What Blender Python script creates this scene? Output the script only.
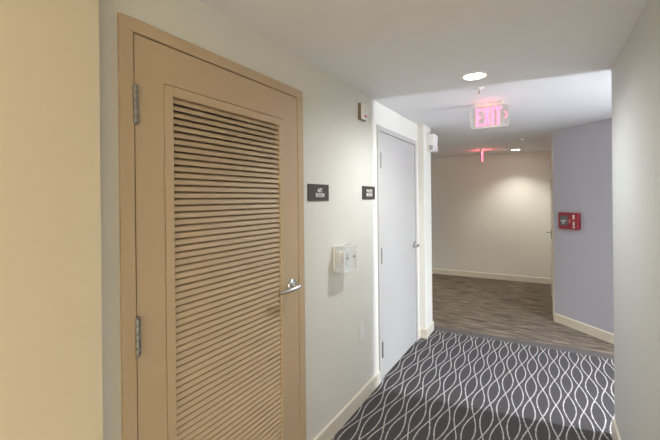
import bpy, bmesh, math, random
from mathutils import Matrix, Vector
random.seed(4)
R = math.radians
for o in list(bpy.data.objects): bpy.data.objects.remove(o)
scene = bpy.context.scene
COL = scene.collection

# ------------------------------------------------------------------ camera
CAM_H, CEIL = 1.555, 2.378
cd = bpy.data.cameras.new('camera')
cam = bpy.data.objects.new('camera', cd); COL.objects.link(cam)
cd.sensor_width = 36; cd.lens = 370 / 660 * 36
cd.shift_y = -20.8 / 660; cd.clip_start = 0.02
cam.matrix_world = (Matrix.Translation((0, 0, CAM_H)) @ Matrix.Rotation(R(30.05), 4, 'Z')
                    @ Matrix.Rotation(R(90), 4, 'X') @ Matrix.Rotation(R(-0.6), 4, 'Z'))
scene.camera = cam

# ------------------------------------------------------------------ world, exposure, lights
w = bpy.data.worlds.new('world'); scene.world = w; w.use_nodes = True
w.node_tree.nodes['Background'].inputs[0].default_value = (0.62, 0.75, 1, 1)
w.node_tree.nodes['Background'].inputs[1].default_value = 1.0
vs = scene.view_settings
vs.view_transform = 'Standard'; vs.look = 'None'; vs.gamma = 1; vs.use_curve_mapping = False
vs.exposure = 0.72
scene.display_settings.display_device = 'sRGB'

def spot(name, loc, power, color, angle=162, blend=0.75, radius=0.035):
    l = bpy.data.lights.new(name, 'SPOT'); l.energy = power; l.color = color
    l.spot_size = R(angle); l.spot_blend = blend; l.shadow_soft_size = radius
    o = bpy.data.objects.new(name, l); o.location = loc; COL.objects.link(o); return o

def area(name, loc, rot, sx, sy, power, color):
    l = bpy.data.lights.new(name, 'AREA'); l.shape = 'RECTANGLE'; l.size = sx; l.size_y = sy
    l.energy = power; l.color = color
    o = bpy.data.objects.new(name, l); o.location = loc; o.rotation_euler = rot; COL.objects.link(o); return o

WARM = (1.0, 0.72, 0.42); NEUT = (0.92, 0.97, 1.0); COOL = (0.84, 0.89, 1.0)
DOWNLIGHTS = [((-0.40, 2.66), 41, NEUT, 165, 0.9), ((-0.42, 7.15), 37, (1.0, 0.97, 0.88), 112, 0.9), ((-0.40, -1.88), 450, (1.0, 0.90, 0.76), 118, 0.4),
              ((-2.95, 4.95), 80, (1.0, 0.94, 0.86), 128, 0.6), ((2.15, 3.24), 230, COOL, 160, 0.8)]  # these two are unseen, added to brighten the lobby and the side hall floor
for (x, y), p, c, an, bl in DOWNLIGHTS:
    spot('downlight_lamp', (x, y, CEIL - 0.03), p, c, an, bl)
# daylight coming in through the narrow window at the end of the side hall
area('daylight', (2.86, 3.24, 1.2), (0, R(90), 0), 2.0, 0.13, 88, COOL)
# added fill light behind the camera, entering by an invented window
area('rear_fill_light', (-0.39, -3.14, 1.25), (R(90), 0, 0), 1.2, 1.9, 34, (1.0, 0.76, 0.48))

# ------------------------------------------------------------------ helpers
def tag(o, label=None, cat=None, group=None, kind=None):
    if label: o['label'] = label
    if cat: o['category'] = cat
    if group: o['group'] = group
    if kind: o['kind'] = kind
    return o

def empty(name, loc=(0, 0, 0), rz=0.0):
    o = bpy.data.objects.new(name, None); o.location = loc; o.rotation_euler = (0, 0, rz)
    o.empty_display_size = 0.05; COL.objects.link(o); return o

def build(name, bm, m, parent=None, smooth=False, bevel=0, seg=2):
    bmesh.ops.recalc_face_normals(bm, faces=bm.faces)
    me = bpy.data.meshes.new(name); bm.to_mesh(me); bm.free()
    me.materials.append(m)
    o = bpy.data.objects.new(name, me); COL.objects.link(o)
    if parent: o.parent = parent
    if smooth:
        for p in me.polygons: p.use_smooth = True
    if bevel:
        b = o.modifiers.new('b', 'BEVEL'); b.width = bevel; b.segments = seg; b.limit_method = 'ANGLE'
    return o

def box(bm, x0, x1, y0, y1, z0, z1):
    v = [bm.verts.new((x, y, z)) for x in (x0, x1) for y in (y0, y1) for z in (z0, z1)]
    for f in ((0,1,3,2), (4,6,7,5), (0,4,5,1), (2,3,7,6), (0,2,6,4), (1,5,7,3)):
        bm.faces.new([v[i] for i in f])
    return v

def boxes(*bs):
    bm = bmesh.new()
    for b in bs: box(bm, *b)
    return bm

def lathe(bm, prof, n=32, mat=Matrix.Identity(4)):
    """prof: (radius, height) pairs, spun about local Z"""
    rings = []
    for r, h in prof:
        if r < 1e-6: rings.append([bm.verts.new(mat @ Vector((0, 0, h)))])
        else: rings.append([bm.verts.new(mat @ Vector((r*math.cos(2*math.pi*i/n), r*math.sin(2*math.pi*i/n), h))) for i in range(n)])
    for a, b in zip(rings, rings[1:]):
        for i in range(n):
            j = (i+1) % n
            if len(a) == 1 and len(b) == 1: continue
            if len(a) == 1: bm.faces.new((a[0], b[i], b[j]))
            elif len(b) == 1: bm.faces.new((a[i], a[j], b[0]))
            else: bm.faces.new((a[i], a[j], b[j], b[i]))

def prism(bm, pts, d0, d1, mat=Matrix.Identity(4)):
    """outline in local XY pulled from z=d0 to z=d1"""
    a = [bm.verts.new(mat @ Vector((x, y, d0))) for x, y in pts]
    b = [bm.verts.new(mat @ Vector((x, y, d1))) for x, y in pts]
    bm.faces.new(a[::-1]); bm.faces.new(b)
    n = len(pts)
    for i in range(n): bm.faces.new((a[i], a[(i+1) % n], b[(i+1) % n], b[i]))

def rrect(w, h, r, n=6, cx=0, cy=0):
    p = []
    for sx, sy, a0 in ((1, 1, 0), (-1, 1, 90), (-1, -1, 180), (1, -1, 270)):
        for i in range(n+1):
            a = R(a0 + 90*i/n)
            p.append((cx + sx*(w/2-r) + r*math.cos(a), cy + sy*(h/2-r) + r*math.sin(a)))
    return p

def tube(bm, pts, rad, n=12, sy=1.0):
    """swept round bar through pts with round-ish ends"""
    pts = [Vector(p) for p in pts]; rings = []
    for i, p in enumerate(pts):
        t = (pts[min(i+1, len(pts)-1)] - pts[max(i-1, 0)]).normalized()
        up = Vector((0, 0, 1)) if abs(t.z) < 0.9 else Vector((1, 0, 0))
        s = t.cross(up).normalized(); u = s.cross(t)
        rr = rad[i] if isinstance(rad, (list, tuple)) else rad
        rings.append([bm.verts.new(p + s*rr*math.cos(2*math.pi*k/n) + u*rr*sy*math.sin(2*math.pi*k/n)) for k in range(n)])
    for a, b in zip(rings, rings[1:]):
        for i in range(n): bm.faces.new((a[i], a[(i+1) % n], b[(i+1) % n], b[i]))
    bm.faces.new(rings[0][::-1]); bm.faces.new(rings[-1])

def text(name, s, size, m, parent, loc, rot, depth=0.0008, sx=1.0, bold=0.0):
    c = bpy.data.curves.new(name, 'FONT'); c.body = s; c.size = size; c.extrude = depth
    c.align_x = 'CENTER'; c.align_y = 'CENTER'; c.space_line = 0.9; c.offset = bold
    t = bpy.data.objects.new(name, c); COL.objects.link(t)
    bpy.context.view_layer.update()
    me = bpy.data.meshes.new_from_object(t.evaluated_get(bpy.context.evaluated_depsgraph_get()))
    bpy.data.objects.remove(t)
    me.materials.clear(); me.materials.append(m)
    me.transform(Matrix.Diagonal((sx, 1, 1, 1)))
    o = bpy.data.objects.new(name, me); COL.objects.link(o); o.parent = parent
    o.location = loc; o.rotation_euler = rot
    return o

def copy_tree(o, parent=None):
    c = o.copy(); COL.objects.link(c); c.parent = parent
    for ch in [x for x in list(bpy.data.objects) if x.parent == o]: copy_tree(ch, c)
    return c

# ------------------------------------------------------------------ materials
def mat(name, color, rough=0.5, metal=0.0, spec=0.5, bump=0.0, bscale=300.0, var=0.0, vscale=3.0):
    m = bpy.data.materials.new(name); m.use_nodes = True
    nt = m.node_tree; b = nt.nodes['Principled BSDF']
    b.inputs['Base Color'].default_value = (*color, 1); b.inputs['Roughness'].default_value = rough
    b.inputs['Metallic'].default_value = metal; b.inputs['Specular IOR Level'].default_value = spec
    tc = nt.nodes.new('ShaderNodeTexCoord')
    if bump:
        n = nt.nodes.new('ShaderNodeTexNoise'); n.inputs['Scale'].default_value = bscale; n.inputs['Detail'].default_value = 2
        bp = nt.nodes.new('ShaderNodeBump'); bp.inputs['Strength'].default_value = bump; bp.inputs['Distance'].default_value = 0.001
        nt.links.new(tc.outputs['Object'], n.inputs['Vector']); nt.links.new(n.outputs['Fac'], bp.inputs['Height'])
        nt.links.new(bp.outputs['Normal'], b.inputs['Normal'])
    if var:
        n = nt.nodes.new('ShaderNodeTexNoise'); n.inputs['Scale'].default_value = vscale
        mx = nt.nodes.new('ShaderNodeMixRGB')
        mx.inputs[1].default_value = (*[c*(1-var) for c in color], 1); mx.inputs[2].default_value = (*[min(1, c*(1+var)) for c in color], 1)
        nt.links.new(tc.outputs['Object'], n.inputs['Vector']); nt.links.new(n.outputs['Fac'], mx.inputs[0])
        nt.links.new(mx.outputs[0], b.inputs['Base Color'])
    return m

def emis(name, color, strength):
    m = bpy.data.materials.new(name); m.use_nodes = True
    b = m.node_tree.nodes['Principled BSDF']
    b.inputs['Base Color'].default_value = (*color, 1)
    b.inputs['Emission Color'].default_value = (*color, 1); b.inputs['Emission Strength'].default_value = strength
    return m

M = dict(
    wall=mat('cream_wall_paint', (0.745, 0.735, 0.675), 0.6, spec=0.25, bump=0.25, bscale=220, var=0.015),
    wallr=mat('pale_grey_wall_paint', (0.58, 0.59, 0.565), 0.6, spec=0.25, bump=0.25, bscale=220, var=0.015),
    lilac=mat('lilac_grey_wall_paint', (0.50, 0.50, 0.57), 0.6, spec=0.25, bump=0.25, bscale=220, var=0.015),
    wallw=mat('golden_cream_wall_paint', (0.70, 0.63, 0.48), 0.6, spec=0.25, bump=0.25, bscale=220, var=0.015),
    ceil=mat('ceiling_paint', (0.80, 0.80, 0.81), 0.8, spec=0.1, bump=0.2, bscale=160, var=0.01),
    base=mat('baseboard_paint', (0.70, 0.65, 0.55), 0.4, spec=0.4, bump=0.05),
    tan=mat('tan_door_paint', (0.56, 0.43, 0.285), 0.5, spec=0.35, var=0.02),
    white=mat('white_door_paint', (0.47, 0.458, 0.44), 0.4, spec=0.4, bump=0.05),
    chrome=mat('satin_chrome', (0.72, 0.72, 0.72), 0.22, 1.0, bump=0.05, var=0.03, vscale=40),
    steel=mat('dull_steel', (0.30, 0.30, 0.29), 0.4, 1.0, bump=0.1, var=0.15, vscale=60),
    dark=mat('dark_rubber', (0.03, 0.03, 0.03), 0.7, var=0.1),
    plate=mat('white_plastic', (0.82, 0.82, 0.80), 0.35, var=0.01),
    grey=mat('pale_grey_plastic', (0.55, 0.57, 0.60), 0.4, var=0.02),
    brown=mat('brown_plaque', (0.075, 0.06, 0.055), 0.35, var=0.1, vscale=60, bump=0.1),
    taupe=mat('taupe_metal_box', (0.22, 0.18, 0.13), 0.5, var=0.05),
    ink=mat('white_lettering', (0.85, 0.84, 0.82), 0.5, var=0.01),
    red=mat('red_alarm_paint', (0.30, 0.013, 0.035), 0.3, var=0.06, vscale=30),
    darkred=mat('dark_red_alarm_paint', (0.16, 0.01, 0.025), 0.35, var=0.06, vscale=30),
    slate=mat('slate_grey_plastic', (0.12, 0.13, 0.15), 0.35, var=0.2, vscale=60),
    lens=emis('lamp_lens', (1.0, 0.98, 0.94), 9.0),
    exitred=emis('exit_letters_glow', (1.0, 0.17, 0.28), 1.4),
    redink=mat('red_lettering', (0.6, 0.05, 0.08), 0.5, var=0.02),
)

def clear(name, tint, alpha, rough=0.1):
    m = bpy.data.materials.new(name); m.use_nodes = True; nt = m.node_tree
    out = nt.nodes['Material Output']; b = nt.nodes['Principled BSDF']
    b.inputs['Base Color'].default_value = (*tint, 1); b.inputs['Roughness'].default_value = rough
    tr = nt.nodes.new('ShaderNodeBsdfTransparent'); mx = nt.nodes.new('ShaderNodeMixShader')
    n = nt.nodes.new('ShaderNodeTexNoise'); n.inputs['Scale'].default_value = 8
    mr = nt.nodes.new('ShaderNodeMapRange'); mr.inputs[3].default_value = alpha*0.9; mr.inputs[4].default_value = alpha*1.1
    nt.links.new(n.outputs['Fac'], mr.inputs[0]); nt.links.new(mr.outputs[0], mx.inputs[0])
    nt.links.new(tr.outputs[0], mx.inputs[1]); nt.links.new(b.outputs[0], mx.inputs[2])
    nt.links.new(mx.outputs[0], out.inputs['Surface'])
    return m
M['clear'] = clear('clear_plastic', (0.9, 0.92, 0.93), 0.22, 0.1)
M['acrylic'] = clear('frosted_acrylic', (0.62, 0.67, 0.70), 0.94, 0.4)
M['glass'] = clear('window_glass', (0.9, 0.95, 0.97), 0.08, 0.02)

def math_node(nt, op, a, b=None, c=None):
    n = nt.nodes.new('ShaderNodeMath'); n.operation = op
    for i, v in enumerate((a, b, c)):
        if v is None: continue
        if isinstance(v, (int, float)): n.inputs[i].default_value = v
        else: nt.links.new(v, n.inputs[i])
    return n.outputs[0]

def carpet_ogee():
    m = bpy.data.materials.new('ogee_carpet'); m.use_nodes = True; nt = m.node_tree
    b = nt.nodes['Principled BSDF']; b.inputs['Roughness'].default_value = 0.95; b.inputs['Specular IOR Level'].default_value = 0.1
    tc = nt.nodes.new('ShaderNodeTexCoord'); sp = nt.nodes.new('ShaderNodeSeparateXYZ')
    # woven wobble of the lines
    nz = nt.nodes.new('ShaderNodeTexNoise'); nz.inputs['Scale'].default_value = 95
    nt.links.new(tc.outputs['Object'], nz.inputs['Vector']); nt.links.new(tc.outputs['Object'], sp.inputs[0])
    wob = math_node(nt, 'MULTIPLY', math_node(nt, 'SUBTRACT', nz.outputs['Fac'], 0.5), 0.012)
    x = math_node(nt, 'ADD', sp.outputs[0], wob); y = sp.outputs[1]
    P, L, A = 0.0855, 0.430, 0.46
    t = math_node(nt, 'DIVIDE', math_node(nt, 'ADD', x, 0.022), P)
    col = math_node(nt, 'FLOOR', math_node(nt, 'ADD', t, 0.5))
    loc = math_node(nt, 'ABSOLUTE', math_node(nt, 'SUBTRACT', t, col))
    par = math_node(nt, 'MULTIPLY', math_node(nt, 'FLOORED_MODULO', col, 2.0), math.pi/2)
    ph = math_node(nt, 'ADD', math_node(nt, 'MULTIPLY', math_node(nt, 'SUBTRACT', y, 3.44), math.pi/L), par)
    wv = math_node(nt, 'MULTIPLY', math_node(nt, 'ABSOLUTE', math_node(nt, 'SINE', ph)), A)
    d = math_node(nt, 'ABSOLUTE', math_node(nt, 'SUBTRACT', loc, wv))
    mr = nt.nodes.new('ShaderNodeMapRange'); mr.interpolation_type = 'SMOOTHSTEP'
    mr.inputs[1].default_value = 0.024; mr.inputs[2].default_value = 0.064; mr.inputs[3].default_value = 1; mr.inputs[4].default_value = 0
    nt.links.new(d, mr.inputs[0])
    # dashes in the thread
    vz = nt.nodes.new('ShaderNodeTexNoise'); vz.inputs['Scale'].default_value = 105; vz.inputs['Detail'].default_value = 1
    nt.links.new(tc.outputs['Object'], vz.inputs['Vector'])
    dash = nt.nodes.new('ShaderNodeMapRange'); dash.inputs[1].default_value = 0.38; dash.inputs[2].default_value = 0.55
    dash.inputs[3].default_value = 0.36; dash.inputs[4].default_value = 1.0
    nt.links.new(vz.outputs['Fac'], dash.inputs[0])
    fac = math_node(nt, 'MULTIPLY', mr.outputs[0], dash.outputs[0])
    pile = nt.nodes.new('ShaderNodeTexNoise'); pile.inputs['Scale'].default_value = 240; pile.inputs['Detail'].default_value = 3
    nt.links.new(tc.outputs['Object'], pile.inputs['Vector'])
    cr = nt.nodes.new('ShaderNodeValToRGB')
    cr.color_ramp.elements[0].position = 0.3; cr.color_ramp.elements[0].color = (0.028, 0.026, 0.027, 1)
    cr.color_ramp.elements[1].position = 0.7; cr.color_ramp.elements[1].color = (0.115, 0.108, 0.108, 1)
    nt.links.new(pile.outputs['Fac'], cr.inputs[0])
    mx = nt.nodes.new('ShaderNodeMixRGB'); mx.inputs[2].default_value = (0.62, 0.60, 0.57, 1)
    nt.links.new(fac, mx.inputs[0]); nt.links.new(cr.outputs[0], mx.inputs[1]); nt.links.new(mx.outputs[0], b.inputs['Base Color'])
    bp = nt.nodes.new('ShaderNodeBump'); bp.inputs['Strength'].default_value = 0.6; bp.inputs['Distance'].default_value = 0.003
    nt.links.new(pile.outputs['Fac'], bp.inputs['Height']); nt.links.new(bp.outputs[0], b.inputs['Normal'])
    return m

def carpet_streak():
    m = bpy.data.materials.new('streaked_carpet'); m.use_nodes = True; nt = m.node_tree
    b = nt.nodes['Principled BSDF']; b.inputs['Roughness'].default_value = 0.95; b.inputs['Specular IOR Level'].default_value = 0.1
    tc = nt.nodes.new('ShaderNodeTexCoord')
    mp = nt.nodes.new('ShaderNodeMapping'); mp.inputs['Scale'].default_value = (3.2, 30, 1)
    n = nt.nodes.new('ShaderNodeTexNoise'); n.inputs['Scale'].default_value = 1.0; n.inputs['Detail'].default_value = 5; n.inputs['Roughness'].default_value = 0.72
    nt.links.new(tc.outputs['Object'], mp.inputs[0]); nt.links.new(mp.outputs[0], n.inputs['Vector'])
    cr = nt.nodes.new('ShaderNodeValToRGB'); e = cr.color_ramp.elements
    e[0].position = 0.36; e[0].color = (0.060, 0.048, 0.038, 1); e[1].position = 0.66; e[1].color = (0.34, 0.28, 0.21, 1)
    k = cr.color_ramp.elements.new(0.5); k.color = (0.165, 0.135, 0.103, 1)
    nt.links.new(n.outputs['Fac'], cr.inputs[0]); nt.links.new(cr.outputs[0], b.inputs['Base Color'])
    p = nt.nodes.new('ShaderNodeTexNoise'); p.inputs['Scale'].default_value = 300
    nt.links.new(tc.outputs['Object'], p.inputs['Vector'])
    bp = nt.nodes.new('ShaderNodeBump'); bp.inputs['Strength'].default_value = 0.5; bp.inputs['Distance'].default_value = 0.003
    nt.links.new(p.outputs['Fac'], bp.inputs['Height']); nt.links.new(bp.outputs[0], b.inputs['Normal'])
    return m
M['ogee'] = carpet_ogee(); M['streak'] = carpet_streak()
M['border'] = mat('carpet_border', (0.12, 0.11, 0.105), 0.95, spec=0.1, bump=0.5, bscale=400, var=0.35, vscale=60)

# ------------------------------------------------------------------ setting
XL, XR = -1.22, 0.385           # faces of the corridor walls
FARY = 7.67; SEAM = 4.39; HALLX = 2.70
def struct(name, bm, m, label, parent=None, bevel=0):
    o = build(name, bm, m, parent, bevel=bevel)
    if not parent: tag(o, label, name.split('_')[0], kind='structure')
    return o

struct('floor', boxes((-4.0, HALLX, -3.0, SEAM, -0.06, 0)), M['ogee'], 'grey corridor carpet with wavy interlaced pale lines')
struct('floor_far', boxes((-4.0, HALLX, SEAM + 0.13, FARY, -0.06, 0)), M['streak'], 'brown streaked carpet of the lobby at the corridor end')
struct('trim_1', boxes((-4.0, HALLX, SEAM, SEAM + 0.13, -0.06, 0.0)), M['border'], 'plain grey border strip between the two carpets')
struct('ceiling', boxes((-4.12, HALLX + 0.12, -3.12, FARY + 0.12, CEIL, CEIL + 0.1)), M['ceil'], 'smooth painted white ceiling')

D1 = (0.712, 1.785); D2 = (2.903, 4.000); FT = 2.181     # outer edges of the two door frames
T = 0.12
oh = 0.03   # how far the wall hides behind the frame face
struct('wall_left', boxes(
    (XL - T, XL, 0.6235, D1[0] + oh, 0, CEIL), (XL - T, XL, D1[0] + oh, D1[1] - oh, FT - oh, CEIL),
    (XL - T, XL, D1[1] - oh, D2[0] + oh, 0, CEIL), (XL - T, XL, D2[0] + oh, D2[1] - oh, FT - oh, CEIL),
    (XL - T, XL, D2[1] - oh, 4.084, 0, CEIL)), M['wall'], 'cream corridor wall with the louvred door and the white door')
struct('wall_pilaster', boxes((XL - T, -1.151, 4.084, 4.375, 0, CEIL)), M['wall'], 'projecting white end post of the left corridor wall', bevel=0.004)
struct('wall_near', boxes((XL - T, -1.165, -3.12, 0.6235, 0, CEIL), (-4.0, XL - T, 0.30, 0.42, 0, CEIL)), M['wallw'], 'golden cream wall beside the camera, standing proud of the louvred door wall')
struct('wall_side', boxes((-4.0, XL - T, 4.255, 4.375, 0, CEIL)), M['wall'], 'cream wall turning left behind the corridor end post')
struct('wall_back', boxes((-1.165, -1.0, -3.12, -3.0, 0, CEIL), (0.22, XR, -3.12, -3.0, 0, CEIL), (-1.0, 0.22, -3.12, -3.0, 0, 0.3), (-1.0, 0.22, -3.12, -3.0, 2.2, CEIL)), M['wall'], 'cream wall behind the camera')
struct('wall_outer', boxes((-4.12, -4.0, -3.12, FARY + 0.12, 0, CEIL)), M['wall'], 'cream wall on the far left')
struct('wall_far', boxes((-4.0, 0.10, FARY, FARY + 0.12, 0, CEIL)), M['wall'], 'cream wall closing the far lobby')
struct('wall_right', boxes((XR, XR + T, -3.12, 3.0 - T, 0, CEIL), (XR, HALLX, 3.0 - T, 3.0, 0, CEIL)), M['wallr'], 'pale grey corridor wall ending at the side hall', bevel=0.003)
# lobby door wall and diagonal wall
D3 = (5.78, 6.85)
DX = 0.10
struct('wall_lobby', boxes((DX, DX + T, 5.45, D3[0] + oh, 0, CEIL), (DX, DX + T, D3[0] + oh, D3[1] - oh, FT - oh, CEIL),
                           (DX, DX + T, D3[1] - oh, FARY + 0.12, 0, CEIL)), M['wall'], 'narrow seen cream wall holding the lobby door')
P0 = Vector((0.104, 5.41)); DD = Vector((0.6856, -0.728)); NN = Vector((-0.728, -0.6856))
P1 = P0 + DD * 1.50
bm = bmesh.new()
o1 = P0 - NN * 0.14 + Vector((0.05, 0.06)); 
prism(bm, [(P0.x, P0.y), (P1.x, P1.y), (P1.x + 0.10, P1.y + 0.12), (P0.x + 0.12, P0.y + 0.12), (P0.x, P0.y + 0.06)], 0, CEIL)
struct('wall_diagonal', bm, M['lilac'], 'lilac grey diagonal wall carrying the red alarm station')
struct('wall_hall', boxes((P1.x, HALLX, P1.y, P1.y + 0.12, 0, CEIL)), M['wallr'], 'pale grey wall on the far side of the side hall')
WY = (3.165, 3.315); WZ = (0.18, 2.24)
struct('wall_end', boxes((HALLX, HALLX + T, 3.0 - T, WY[0], 0, CEIL), (HALLX, HALLX + T, WY[1], P1.y + 0.12, 0, CEIL),
       (HALLX, HALLX + T, WY[0], WY[1], 0, WZ[0]), (HALLX, HALLX + T, WY[0], WY[1], WZ[1], CEIL)), M['wallr'], 'end wall of the side hall with a narrow window')
wn = tag(empty('window_1', (HALLX, (WY[0]+WY[1])/2, WZ[0])), 'tall narrow window at the end of the side hall', 'window', kind='structure')
def local(o, *bs):
    l = o.location; return boxes(*[(a-l.x, b-l.x, c-l.y, d-l.y, e-l.z, f-l.z) for a, b, c, d, e, f in bs])
build('window_frame', local(wn, (HALLX-.01, HALLX+.05, WY[0]-.03, WY[0]+.008, WZ[0]-.03, WZ[1]+.03), (HALLX-.01, HALLX+.05, WY[1]-.008, WY[1]+.03, WZ[0]-.03, WZ[1]+.03),
      (HALLX-.01, HALLX+.05, WY[0]+.008, WY[1]-.008, WZ[0]-.03, WZ[0]+.008), (HALLX-.01, HALLX+.05, WY[0]+.008, WY[1]-.008, WZ[1]-.008, WZ[1]+.03)), M['plate'], wn)
build('pane', local(wn, (HALLX+.02, HALLX+.026, WY[0]+.008, WY[1]-.008, WZ[0]+.008, WZ[1]-.008)), M['glass'], wn)

w2 = tag(empty('fill_window', (-0.39, -3.0, 0.3)), 'invented window behind the camera, added for fill light', 'window', kind='structure')  # unseen opening, made up to let the rear fill light in
build('window_frame', local(w2, (-1.03, -0.99, -3.06, -2.99, 0.27, 2.23), (0.21, 0.25, -3.06, -2.99, 0.27, 2.23), (-0.99, 0.21, -3.06, -2.99, 0.27, 0.31),
      (-0.99, 0.21, -3.06, -2.99, 2.19, 2.23), (-0.41, -0.37, -3.06, -3.01, 0.31, 2.19)), M['plate'], w2)
build('pane', local(w2, (-0.99, 0.21, -3.045, -3.039, 0.31, 2.19)), M['glass'], w2)

# baseboards: top edge eased, 105 mm tall, 13 mm thick
def baseboard(side, pts, label, h=0.105, t=0.013):
    """pts run along the wall foot; room lies to the LEFT of travel"""
    bm = bmesh.new(); pts = [Vector(p) for p in pts]; n = len(pts); offs = []
    for i, p in enumerate(pts):
        ds = []
        if i: ds.append((p - pts[i-1]).normalized())
        if i < n-1: ds.append((pts[i+1] - p).normalized())
        ns = [Vector((-d.y, d.x)) for d in ds]
        m = sum(ns, Vector((0, 0))); m.normalize(); k = m.dot(ns[0]); offs.append(m / k)
    rows = []
    for p, o in zip(pts, offs):
        prof = [(0, 0), (t, 0), (t, h-0.012), (t-0.003, h-0.004), (t-0.008, h), (0, h)]
        rows.append([bm.verts.new((p.x + o.x*a, p.y + o.y*a, z)) for a, z in prof])
    for a, b in zip(rows, rows[1:]):
        for i in range(6): bm.faces.new((a[i], a[(i+1) % 6], b[(i+1) % 6], b[i]))
    bm.faces.new(rows[0]); bm.faces.new(rows[-1][::-1])
    o = build('baseboard_' + side, bm, M['base']); tag(o, label, 'baseboard', kind='structure'); return o
e = 0.0005
baseboard('left', [(XL+e, D2[0]), (XL+e, D1[1])], 'pale baseboard between the two left doors')
baseboard('pilaster', [(-1.9, 4.375+e), (-1.151+e, 4.375+e), (-1.151+e, 4.084-e), (XL+e, 4.084-e), (XL+e, D2[1])], 'pale baseboard wrapping the left corridor end post')
baseboard('near', [(XL+e, D1[0]), (XL+e, 0.6235+e), (-1.165+e, 0.6235+e), (-1.165+e, -2.95)], 'pale baseboard under the near cream wall')
baseboard('far', [(DX, FARY-e), (-3.9, FARY-e)], 'cream baseboard along the far lobby wall')
baseboard('lobby', [(DX-e, D3[1]), (DX-e, FARY)][::1], 'cream baseboard beyond the lobby door')
baseboard('diagonal', [(P1.x, P1.y), (P0.x-e, P0.y), (DX-e, D3[0])][::1], 'cream baseboard along the lilac diagonal wall')
baseboard('right', [(XR-e, -2.9), (XR-e, 3.0+e), (HALLX, 3.0+e)][::1], 'pale baseboard at the foot of the right wall')

# ------------------------------------------------------------------ doors
def yz(w_outline_pts, x0, x1):   # outline in (y,z) pulled along x
    bm = bmesh.new(); prism(bm, w_outline_pts, x0, x1, Matrix(((0,0,1,0),(1,0,0,0),(0,1,0,0),(0,0,0,1)))); return bm

def hinge(parent, y, zc, m, leaves, proud=0.004, h=0.128):
    """barrel with five knuckles and end tips, plus thin leaf plates, in the door's own frame"""
    bm = bmesh.new()
    for k in range(5):
        z0 = zc - h/2 + k*h/5 + 0.0006; z1 = zc - h/2 + (k+1)*h/5 - 0.0006
        lathe(bm, [(0, z0), (0.0085, z0), (0.0092, z0+.001), (0.0092, z1-.001), (0.0085, z1), (0, z1)], 16, Matrix.Translation((proud+0.0095, y, 0)))
    lathe(bm, [(0, zc+h/2), (0.006, zc+h/2), (0.0065, zc+h/2+.004), (0.003, zc+h/2+.007), (0, zc+h/2+.0075)], 16, Matrix.Translation((proud+0.0095, y, 0)))
    lathe(bm, [(0, zc-h/2-.0075), (0.003, zc-h/2-.007), (0.0065, zc-h/2-.004), (0.006, zc-h/2), (0, zc-h/2)], 16, Matrix.Translation((proud+0.0095, y, 0)))
    if leaves:
        box(bm, 0.007, 0.0105, y-0.012, y+leaves, zc-h/2, zc+h/2)
    return build('hinge', bm, m, parent, smooth=False)

def lever(parent, x, y, z, length=0.125, d=-1):
    """round rose, neck and lever pointing back over the door; x is the face of the leaf"""
    bm = bmesh.new()
    RX = Matrix.Translation((x, y, z)) @ Matrix.Rotation(R(90), 4, 'Y')
    lathe(bm, [(0, 0), (0.038, 0), (0.038, 0.004), (0.035, 0.009), (0.024, 0.012), (0.014, 0.013), (0, 0.013)], 32, RX)
    tube(bm, [(x+0.010, y, z), (x+0.03, y, z), (x+0.048, y, z)], 0.0105, 16)
    pts = [(x+0.044, y - d*0.006, z), (x+0.054, y - d*0.002, z), (x+0.060, y + d*0.012, z), (x+0.061, y + d*0.03, z-.001),
           (x+0.057, y + d*length*.5, z-.004), (x+0.040, y + d*length*.85, z-.009), (x+0.030, y + d*length, z-.011)]
    tube(bm, pts, [0.009, 0.0115, 0.012, 0.011, 0.0095, 0.009, 0.006], 14)
    # return to the door
    lathe(bm, [(0, 0.0), (0.006, 0.0), (0.006, 0.002), (0, 0.002)], 12, Matrix.Translation((x+0.056, y, z)) @ Matrix.Rotation(R(90), 4, 'Y'))
    o = build('lever_handle', bm, M['chrome'], parent, smooth=True)
    o.modifiers.new('e', 'EDGE_SPLIT').split_angle = R(40)
    return o

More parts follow.
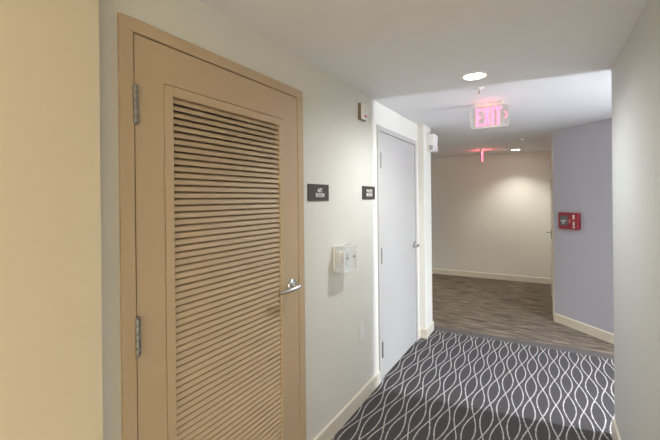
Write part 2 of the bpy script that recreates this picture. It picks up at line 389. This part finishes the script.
def door(name, origin, rz, label, width, leaf0, leaf1, ltop, m, hinges, louver=None, lever_pos=None, hm=None, hl=0.0):
    """door in local coordinates: y along the wall, x out of the wall face, frame from y=0 to width"""
    r = tag(empty(name, origin, rz), label, 'door', kind='structure')
    fz = FT
    # frame: face flange, jambs going into the wall and the stop behind the leaf
    bm = bmesh.new()
    g = 0.0052
    prof = lambda: None
    def ring(x0, x1, a0, a1, az, b0, b1, bz):
        box(bm, x0, x1, a0, b0, 0, bz); box(bm, x0, x1, b1, a1, 0, bz); box(bm, x0, x1, a0, a1, bz, az)
    ring(-0.004, 0.013, 0, width, fz, leaf0 - g, leaf1 + g, ltop + g)          # face
    ring(-0.118, -0.004, 0.032, width - 0.032, fz - 0.032, leaf0 - g, leaf1 + g, ltop + g)   # jamb
    ring(-0.085, -0.042, 0.04, width - 0.04, fz - 0.04, leaf0 + 0.014, leaf1 - 0.014, ltop - 0.014)   # stop
    fr = build('door_frame', bm, m, r, bevel=0.0025)
    # leaf
    lx0, lx1 = -0.036, 0.008; zb = 0.012
    if louver:
        y0, y1, z0, z1 = louver
        t = 0.034; a0, a1, c0, c1 = y0 - t - 0.003, y1 + t + 0.003, z0 - t - 0.003, z1 + t + 0.003
        lf = build('door_leaf', boxes((lx0, lx1, leaf0, a0, zb, ltop), (lx0, lx1, a1, leaf1, zb, ltop),
                   (lx0, lx1, a0, a1, zb, c0), (lx0, lx1, a0, a1, c1, ltop)), m, r)
        xa, xb = lx0 + 0.004, lx1 + 0.003
        tr = boxes((xa, xb, y0-t, y0+.002, z0-t, z1+t), (xa, xb, y1-.002, y1+t, z0-t, z1+t),
                   (xa, xb, y0+.002, y1-.002, z1-.002, z1+t), (xa, xb, y0+.002, y1-.002, z0-t, z0+.002),
                   (lx0, lx0+.004, a0, y0-t+.01, c0, c1), (lx0, lx0+.004, y1+t-.01, a1, c0, c1), (lx0, lx0+.004, y0-t, y1+t, z1+t-.01, c1), (lx0, lx0+.004, y0-t, y1+t, c0, z0-t+.01))
        build('louver_trim', tr, m, lf, bevel=0.001)
        # slats: slanting boards, lower edge towards the corridor
        bm = bmesh.new(); pitch = 0.0257; n = int((z1 - z0) / pitch)
        for k in range(n + 1):
            zt = z1 - 0.004 - k*pitch
            if zt - 0.026 < z0: break
            sec = [Vector(p) for p in ((-0.024, zt + 0.008), (-0.006, zt - 0.001), (0.0004, zt - 0.006), (0.0062, zt - 0.0205),
                                       (0.0050, zt - 0.0222), (0.0022, zt - 0.0215), (-0.0045, zt - 0.0080), (-0.010, zt - 0.0035), (-0.026, zt + 0.004))]
            va = [bm.verts.new((p.x, y0, p.y)) for p in sec]; vb = [bm.verts.new((p.x, y1, p.y)) for p in sec]
            bm.faces.new(va); bm.faces.new(vb[::-1])
            for i in range(9): bm.faces.new((va[i], va[(i+1) % 9], vb[(i+1) % 9], vb[i]))
        build('louver_slats', bm, m, lf)
    else:
        lf = build('door_leaf', boxes((lx0, lx1, leaf0, leaf1, zb, ltop)), m, r, bevel=0.0015)
    for zc in hinges:
        hinge(lf, leaf0 - 0.001, zc, hm or M['steel'], hl)
    if lever_pos:
        h = lever(lf, lx1, lever_pos[0], lever_pos[1], lever_pos[2] if len(lever_pos) > 2 else 0.125)
        # strike plate edge showing in the gap
        build('latch', boxes((lx1-0.030, lx1-0.001, leaf1-0.002, leaf1+0.0035, lever_pos[1]-0.035, lever_pos[1]+0.045)), M['steel'], lf)
    return r

door('door_1', (XL, D1[0], 0), 0, 'tan louvred door in a tan frame, left foreground',
     D1[1]-D1[0], 0.765-D1[0], 1.727-D1[0], 2.130, M['tan'], (1.887, 1.090, 0.290),
     louver=(0.914-D1[0], 1.569-D1[0], 0.26, 1.952), lever_pos=(1.662-D1[0], 1.082, 0.155))
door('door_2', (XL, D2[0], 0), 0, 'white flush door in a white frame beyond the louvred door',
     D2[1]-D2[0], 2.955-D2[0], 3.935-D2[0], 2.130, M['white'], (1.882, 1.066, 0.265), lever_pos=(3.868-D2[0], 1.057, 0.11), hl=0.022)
d3 = door('door_3', (DX, D3[1], 0), R(180), 'lobby door seen nearly edge on past the lilac wall',
     D3[1]-D3[0], 0.05, D3[1]-D3[0]-0.05, 2.130, M['base'], (), lever_pos=(0.13, 1.0, 0.11))
lf3 = [c for c in bpy.data.objects if c.parent == d3 and c.name.startswith('door_leaf')][0]
for zc in (1.72, 1.05, 0.33): hinge(lf3, D3[1]-D3[0]-0.049, zc, M['steel'], 0.0)

# ------------------------------------------------------------------ ceiling fittings
def downlight(x, y, label):
    r = tag(empty('recessed_downlight', (x, y, CEIL)), label, 'light', 'recessed ceiling downlights')
    bm = bmesh.new(); lathe(bm, [(0.070, 0.0), (0.070, -0.0035), (0.074, -0.006), (0.086, -0.004), (0.089, -0.0005), (0.089, 0.0)], 48)
    build('trim_ring', bm, M['plate'], r, smooth=True)
    bm = bmesh.new(); lathe(bm, [(0, -0.0030), (0.040, -0.0028), (0.0702, -0.0018), (0.0702, -0.0002), (0, -0.0002)], 48)
    build('lens', bm, M['lens'], r, smooth=True)
    return r
LB = ['bright round downlight in the ceiling nearest the camera', 'downlight close to the far lobby wall',
      'downlight behind the camera over the corridor', 'unseen fill downlight added in the left part of the lobby', 'unseen fill downlight added in the side hall on the right']
for ((x, y), p, c, an, bl), lb in zip(DOWNLIGHTS, LB): downlight(x, y, lb)

def sprinkler(x, y, label, m):
    r = tag(empty('sprinkler_head', (x, y, CEIL)), label, 'sprinkler', 'ceiling sprinklers')
    bm = bmesh.new(); lathe(bm, [(0.012, -0.010), (0.020, -0.007), (0.036, -0.003), (0.039, 0), (0.012, 0)], 32)
    build('escutcheon', bm, m, r, smooth=True)
    bm = bmesh.new(); lathe(bm, [(0, -0.002), (0.010, -0.002), (0.011, -0.018), (0.006, -0.022), (0, -0.022)], 20)
    tube(bm, [(0.009, 0, -0.018), (0.015, 0, -0.028), (0.012, 0, -0.040), (0.002, 0, -0.047)], 0.002, 8)
    tube(bm, [(-0.009, 0, -0.018), (-0.015, 0, -0.028), (-0.012, 0, -0.040), (-0.002, 0, -0.047)], 0.002, 8)
    build('body', bm, m, r)
    bm = bmesh.new(); lathe(bm, [(0, -0.021), (0.003, -0.022), (0.003, -0.043), (0, -0.044)], 12)
    build('bulb', bm, M['darkred'], r)
    bm = bmesh.new(); lathe(bm, [(0, -0.046), (0.004, -0.046), (0.016, -0.048), (0.016, -0.0495), (0, -0.0495)], 24)
    build('deflector', bm, m, r)
sprinkler(-0.415, 2.975, 'small pendent sprinkler between the near downlight and the front exit sign', M['plate'])
sprinkler(-0.25, 5.90, 'small sprinkler beyond the front exit sign, near the diagonal wall', M['plate'])

def exit_sign(loc, rz, label, glow):
    r = tag(empty('exit_sign', loc, rz), label, 'exit sign', 'illuminated exit signs')
    W, H = 0.308, 0.194
    # housing against the ceiling
    build('canopy', boxes((-0.115, 0.115, -0.026, 0.026, -0.016, 0)), M['plate'], r, bevel=0.004)
    build('bracket', boxes((-0.13, 0.13, -0.009, 0.009, -0.032, -0.015)), M['plate'], r, bevel=0.002)
    V = Matrix.Translation((0, 0, -0.024 - H/2)) @ Matrix.Rotation(R(90), 4, 'X')
    bm = bmesh.new(); prism(bm, rrect(W, H, 0.026), -0.005, 0.005, V)
    pn = build('acrylic_panel', bm, M['acrylic'], r)
    bm = bmesh.new()
    o = rrect(W, H, 0.026); i = rrect(W - 0.010, H - 0.010, 0.021); n = len(o)
    rings = [[bm.verts.new(V @ Vector((x, y, z))) for x, y in pl] for pl, z in ((o, -0.0062), (o, 0.0062), (i, 0.0062), (i, -0.0062))]
    for a, b in zip(rings, rings[1:] + rings[:1]):
        for k in range(n): bm.faces.new((a[k], a[(k+1) % n], b[(k+1) % n], b[k]))
    build('edge_band', bm, M['plate'], pn)
    # letters on both faces
    def glyphs(bm, Mx):
        s = 0.0215; h = 0.156; lw = 0.051; y0 = -h/2
        def bar(x0, x1, a, b): prism(bm, [(x0, a), (x1, a), (x1, b), (x0, b)], 0.0052, 0.0066, Mx)
        x = -0.108
        bar(x, x+s, y0, y0+h); bar(x+s, x+lw, y0, y0+s); bar(x+s, x+lw, y0+h-s, y0+h); bar(x+s, x+lw-.006, -s/2, s/2)
        x += lw + 0.007; xw = 0.060; c = x + xw/2
        prism(bm, [(x, y0), (x+s*1.1, y0), (x+xw, y0+h), (x+xw-s*1.1, y0+h)], 0.0052, 0.0066, Mx)
        d = s*0.55
        prism(bm, [(x+xw-s*1.1, y0), (x+xw, y0), (c+d*1.2, -0.004), (c, -0.022)], 0.0052, 0.0066, Mx)
        prism(bm, [(x, y0+h), (c-d*1.2, 0.004), (c, 0.022), (x+s*1.1, y0+h)], 0.0052, 0.0066, Mx)
        x += xw + 0.007; bar(x, x+s, y0, y0+h)
        x += s + 0.006; tw = 0.054; bar(x, x+tw, y0+h-s, y0+h); bar(x+tw/2-s/2, x+tw/2+s/2, y0, y0+h-s)
    for side in (0, 1):
        bm = bmesh.new(); Mx = V if not side else V @ Matrix.Rotation(R(180), 4, 'Y')
        glyphs(bm, Mx); build('letters', bm, M['exitred'], pn)
        bm = bmesh.new(); sx = 1 if not side else -1
        prism(bm, [(sx*0.119, 0.028), (sx*0.129, 0.028), (sx*0.146, 0.0), (sx*0.129, -0.028), (sx*0.119, -0.028), (sx*0.136, 0)][::sx], 0.0052, 0.0066, Mx)
        build('arrow', bm, M['exitred'], pn)
    # the sign's own red lamps, one each side below the canopy
    for yy in (-0.05, 0.05):
        l = bpy.data.lights.new('exit_lamp', 'POINT'); l.energy = glow; l.color = (1.0, 0.12, 0.14); l.shadow_soft_size = 0.02
        lo = bpy.data.objects.new('exit_lamp', l); COL.objects.link(lo); lo.parent = r; lo.location = (0, yy, -0.07)
    return r
exit_sign((-0.405, 3.475, CEIL), 0, 'front exit sign, facing the camera with pink lit letters', 0.07)
exit_sign((-0.925, 6.86, CEIL), R(90), 'far exit sign seen edge on near the lobby wall', 0.42)

# ------------------------------------------------------------------ wall fittings (left wall; local x out of the wall, y along it)
RW = (R(90), 0, R(90))      # text standing on the left wall, facing +x
def plaque(name, y0, y1, z0, z1, s, label, off, sx):
    r = tag(empty(name, (XL, (y0+y1)/2, (z0+z1)/2)), label, 'sign', 'brown room signs')
    w_, h_ = y1-y0, z1-z0
    build('plaque', boxes((0.0005, 0.007, -w_/2, w_/2, -h_/2, h_/2)), M['brown'], r, bevel=0.0012)
    text('lettering', s, 0.034, M['ink'], r, (0.0074, off, -0.002), RW, sx=sx, bold=0.0009)
plaque('room_sign', 1.841, 2.083, 1.545, 1.649, 'A/C\nROOM', 'brown A/C ROOM sign beside the louvred door', 0.012, 1.0)
plaque('room_sign', 2.602, 2.845, 1.551, 1.655, 'WATER\nHEATER', 'brown sign beside the white door, smaller looking of the two', 0.005, 0.98)

# thermostat under its clear guard
g = tag(empty('thermostat', (XL, 2.225, 1.155)), 'white thermostat under a clear plastic guard box on the left wall', 'thermostat')
gw, gh, gd = 0.175, 0.172, 0.088
build('back_plate', boxes((0.0005, 0.008, -gw/2, gw/2, -gh/2, gh/2)), M['plate'], g, bevel=0.002)
t_ = 0.003
cv = build('clear_cover', boxes((gd-t_, gd, -gw/2, gw/2, -gh/2, gh/2), (0.008, gd-t_, -gw/2, -gw/2+t_, -gh/2, gh/2), (0.008, gd-t_, gw/2-t_, gw/2, -gh/2, gh/2),
      (0.008, gd-t_, -gw/2+t_, gw/2-t_, gh/2-t_, gh/2), (0.008, gd-t_, -gw/2+t_, gw/2-t_, -gh/2, -gh/2+t_)), M['clear'], g)
def rim(x, s=0.006):
    return [(x-s, x+.001, -gw/2-.001, -gw/2+s, -gh/2-.001, gh/2+.001), (x-s, x+.001, gw/2-s, gw/2+.001, -gh/2-.001, gh/2+.001),
            (x-s, x+.001, -gw/2+s, gw/2-s, gh/2-s, gh/2+.001), (x-s, x+.001, -gw/2+s, gw/2-s, -gh/2-.001, -gh/2+s)]
build('cover_rim', boxes(*rim(gd, .005), *rim(0.014, .006)), M['plate'], cv)
th = build('thermostat_body', boxes((0.008, 0.036, -0.062, 0.062, -0.036, 0.048)), M['plate'], g, bevel=0.006, seg=3)
bm = bmesh.new()
lathe(bm, [(0, 0), (0.030, 0), (0.029, 0.008), (0.024, 0.011), (0, 0.012)], 32, Matrix.Translation((0.036, -0.008, 0.006)) @ Matrix.Rotation(R(90), 4, 'Y'))
build('dial', bm, M['ink'], th, smooth=True)
for yy in (-0.052, 0.05):
    bm = bmesh.new(); lathe(bm, [(0, 0), (0.0075, 0), (0.0065, 0.006), (0, 0.007)], 16, Matrix.Translation((gd + 0.0002, yy, 0.006)) @ Matrix.Rotation(R(90), 4, 'Y'))
    build('lock_screw', bm, M['slate'], cv)
build('display', boxes((0.0355, 0.0368, 0.026, 0.056, -0.01, 0.02)), M['slate'], th)

# blank plate low on the wall
g = tag(empty('wall_plate', (XL, 2.572, 0.537)), 'white blank plate low on the wall below the second sign', 'plate')
bm = yz(rrect(0.078, 0.128, 0.005, 3), 0.0005, 0.006)
build('cover', bm, M['plate'], g, bevel=0.0015)
for zz in (0.048, -0.048):
    bm = bmesh.new(); lathe(bm, [(0, 0), (0.0035, 0), (0.0025, 0.0012), (0, 0.0014)], 12, Matrix.Translation((0.006, 0, zz)) @ Matrix.Rotation(R(90), 4, 'Y'))
    build('screw', bm, M['grey'], g)

# alarm strobe
g = tag(empty('alarm_strobe', (XL, 2.600, 2.222)), 'white fire alarm strobe high on the wall before the white door', 'alarm')
build('back_box', boxes((0.0005, 0.022, -0.052, 0.052, -0.062, 0.062)), M['taupe'], g, bevel=0.002)
build('cover', boxes((0.022, 0.040, -0.050, 0.050, -0.060, 0.060)), M['plate'], g, bevel=0.006, seg=3)
bm = bmesh.new(); prism(bm, [(-0.022, -0.018), (0.022, -0.018), (0.014, 0.018), (-0.014, 0.018)], 0.040, 0.060, Matrix(((0,0,1,0),(1,0,0,0),(0,1,0,0.018),(0,0,0,1))))
build('strobe_lens', bm, M['plate'], g, bevel=0.003)
text('lettering', 'FIRE', 0.024, M['redink'], g, (0.0406, 0, -0.034), RW, sx=0.95, bold=0.0006)

# emergency light on the end post (local x out of the post's side face)
g = tag(empty('emergency_light', (-1.151, 4.27, 2.185)), 'white emergency light box on the left corridor end post', 'light')
build('housing', boxes((0.0005, 0.086, -0.070, 0.080, -0.100, 0.100)), M['plate'], g, bevel=0.010, seg=3)
build('vent_panel', boxes((0.026, 0.070, -0.0725, -0.0695, -0.082, -0.030)), M['grey'], g)
for zz in (-0.078, -0.067, -0.056, -0.045, -0.034):
    build('vent_slot', boxes((0.030, 0.066, -0.0735, -0.0722, zz-0.0018, zz+0.0018)), M['slate'], bpy.data.objects['vent_panel'])
for zz, yy in ((-0.070, 0.0), (0.050, 0.0)):
    bm = bmesh.new(); lathe(bm, [(0, 0), (0.026, 0), (0.030, 0.012), (0.026, 0.018), (0, 0.020)], 24, Matrix.Translation((0.084, yy, zz)) @ Matrix.Rotation(R(90), 4, 'Y'))
    build('lamp_head', bm, M['ink'], g, smooth=True)

# red pull station on the diagonal wall: local x along the wall (to the right), y out of the wall (towards the room is -y)
s0, s1, z0, z1 = 0.112, 0.388, 1.168, 1.368
PS = P0 + DD * ((s0+s1)/2)
g = tag(empty('alarm_pull_station', (PS.x, PS.y, (z0+z1)/2), math.atan2(DD.y, DD.x)), 'red fire alarm pull station on the lilac grey wall', 'alarm')
w_, h_ = s1-s0, z1-z0
VX = Matrix.Rotation(R(90), 4, 'X')    # outline XY -> wall plane, +z of outline -> -y (room)
bm = bmesh.new()
prism(bm, rrect(w_*0.86, h_*0.96, 0.012, 4, 0.012, 0), 0.0005, 0.030, VX)
build('back_box', bm, M['darkred'], g, bevel=0.002)
bm = bmesh.new(); c = 0.022
prism(bm, [(-w_/2+.004, -h_/2+c*.6), (-w_/2+c, -h_/2), (w_/2-.008, -h_/2), (w_/2, -h_/2+.012), (w_/2, h_/2-.012), (w_/2-.008, h_/2), (-w_/2+c, h_/2), (-w_/2+.004, h_/2-c*.6)], 0.030, 0.052, VX)
cv = build('cover', bm, M['red'], g, bevel=0.004)
bm = bmesh.new(); prism(bm, rrect(0.105, 0.115, 0.012, 4, -0.052, 0.002), 0.0515, 0.0545, VX)
build('handle_recess', bm, M['slate'], cv, bevel=0.001)
bm = bmesh.new(); prism(bm, [(-0.085, -0.008), (-0.058, -0.008), (-0.058, -0.040), (-0.046, -0.040), (-0.046, -0.008), (-0.020, -0.008), (-0.020, 0.010), (-0.085, 0.010)], 0.0545, 0.066, VX)
build('pull_handle', bm, M['grey'], cv, bevel=0.002)
text('lettering', 'FIRE', 0.034, M['ink'], cv, (0.085, -0.0528, 0.050), (R(90), R(-90), 0), sx=0.8, bold=0.0016)
text('lettering', 'ALARM', 0.030, M['ink'], cv, (0.085, -0.0528, -0.045), (R(90), R(-90), 0), sx=0.8, bold=0.0016)
text('lettering', 'PULL', 0.022, M['ink'], cv, (0.028, -0.0528, 0.0), (R(90), R(-90), 0), sx=0.8, bold=0.0004)
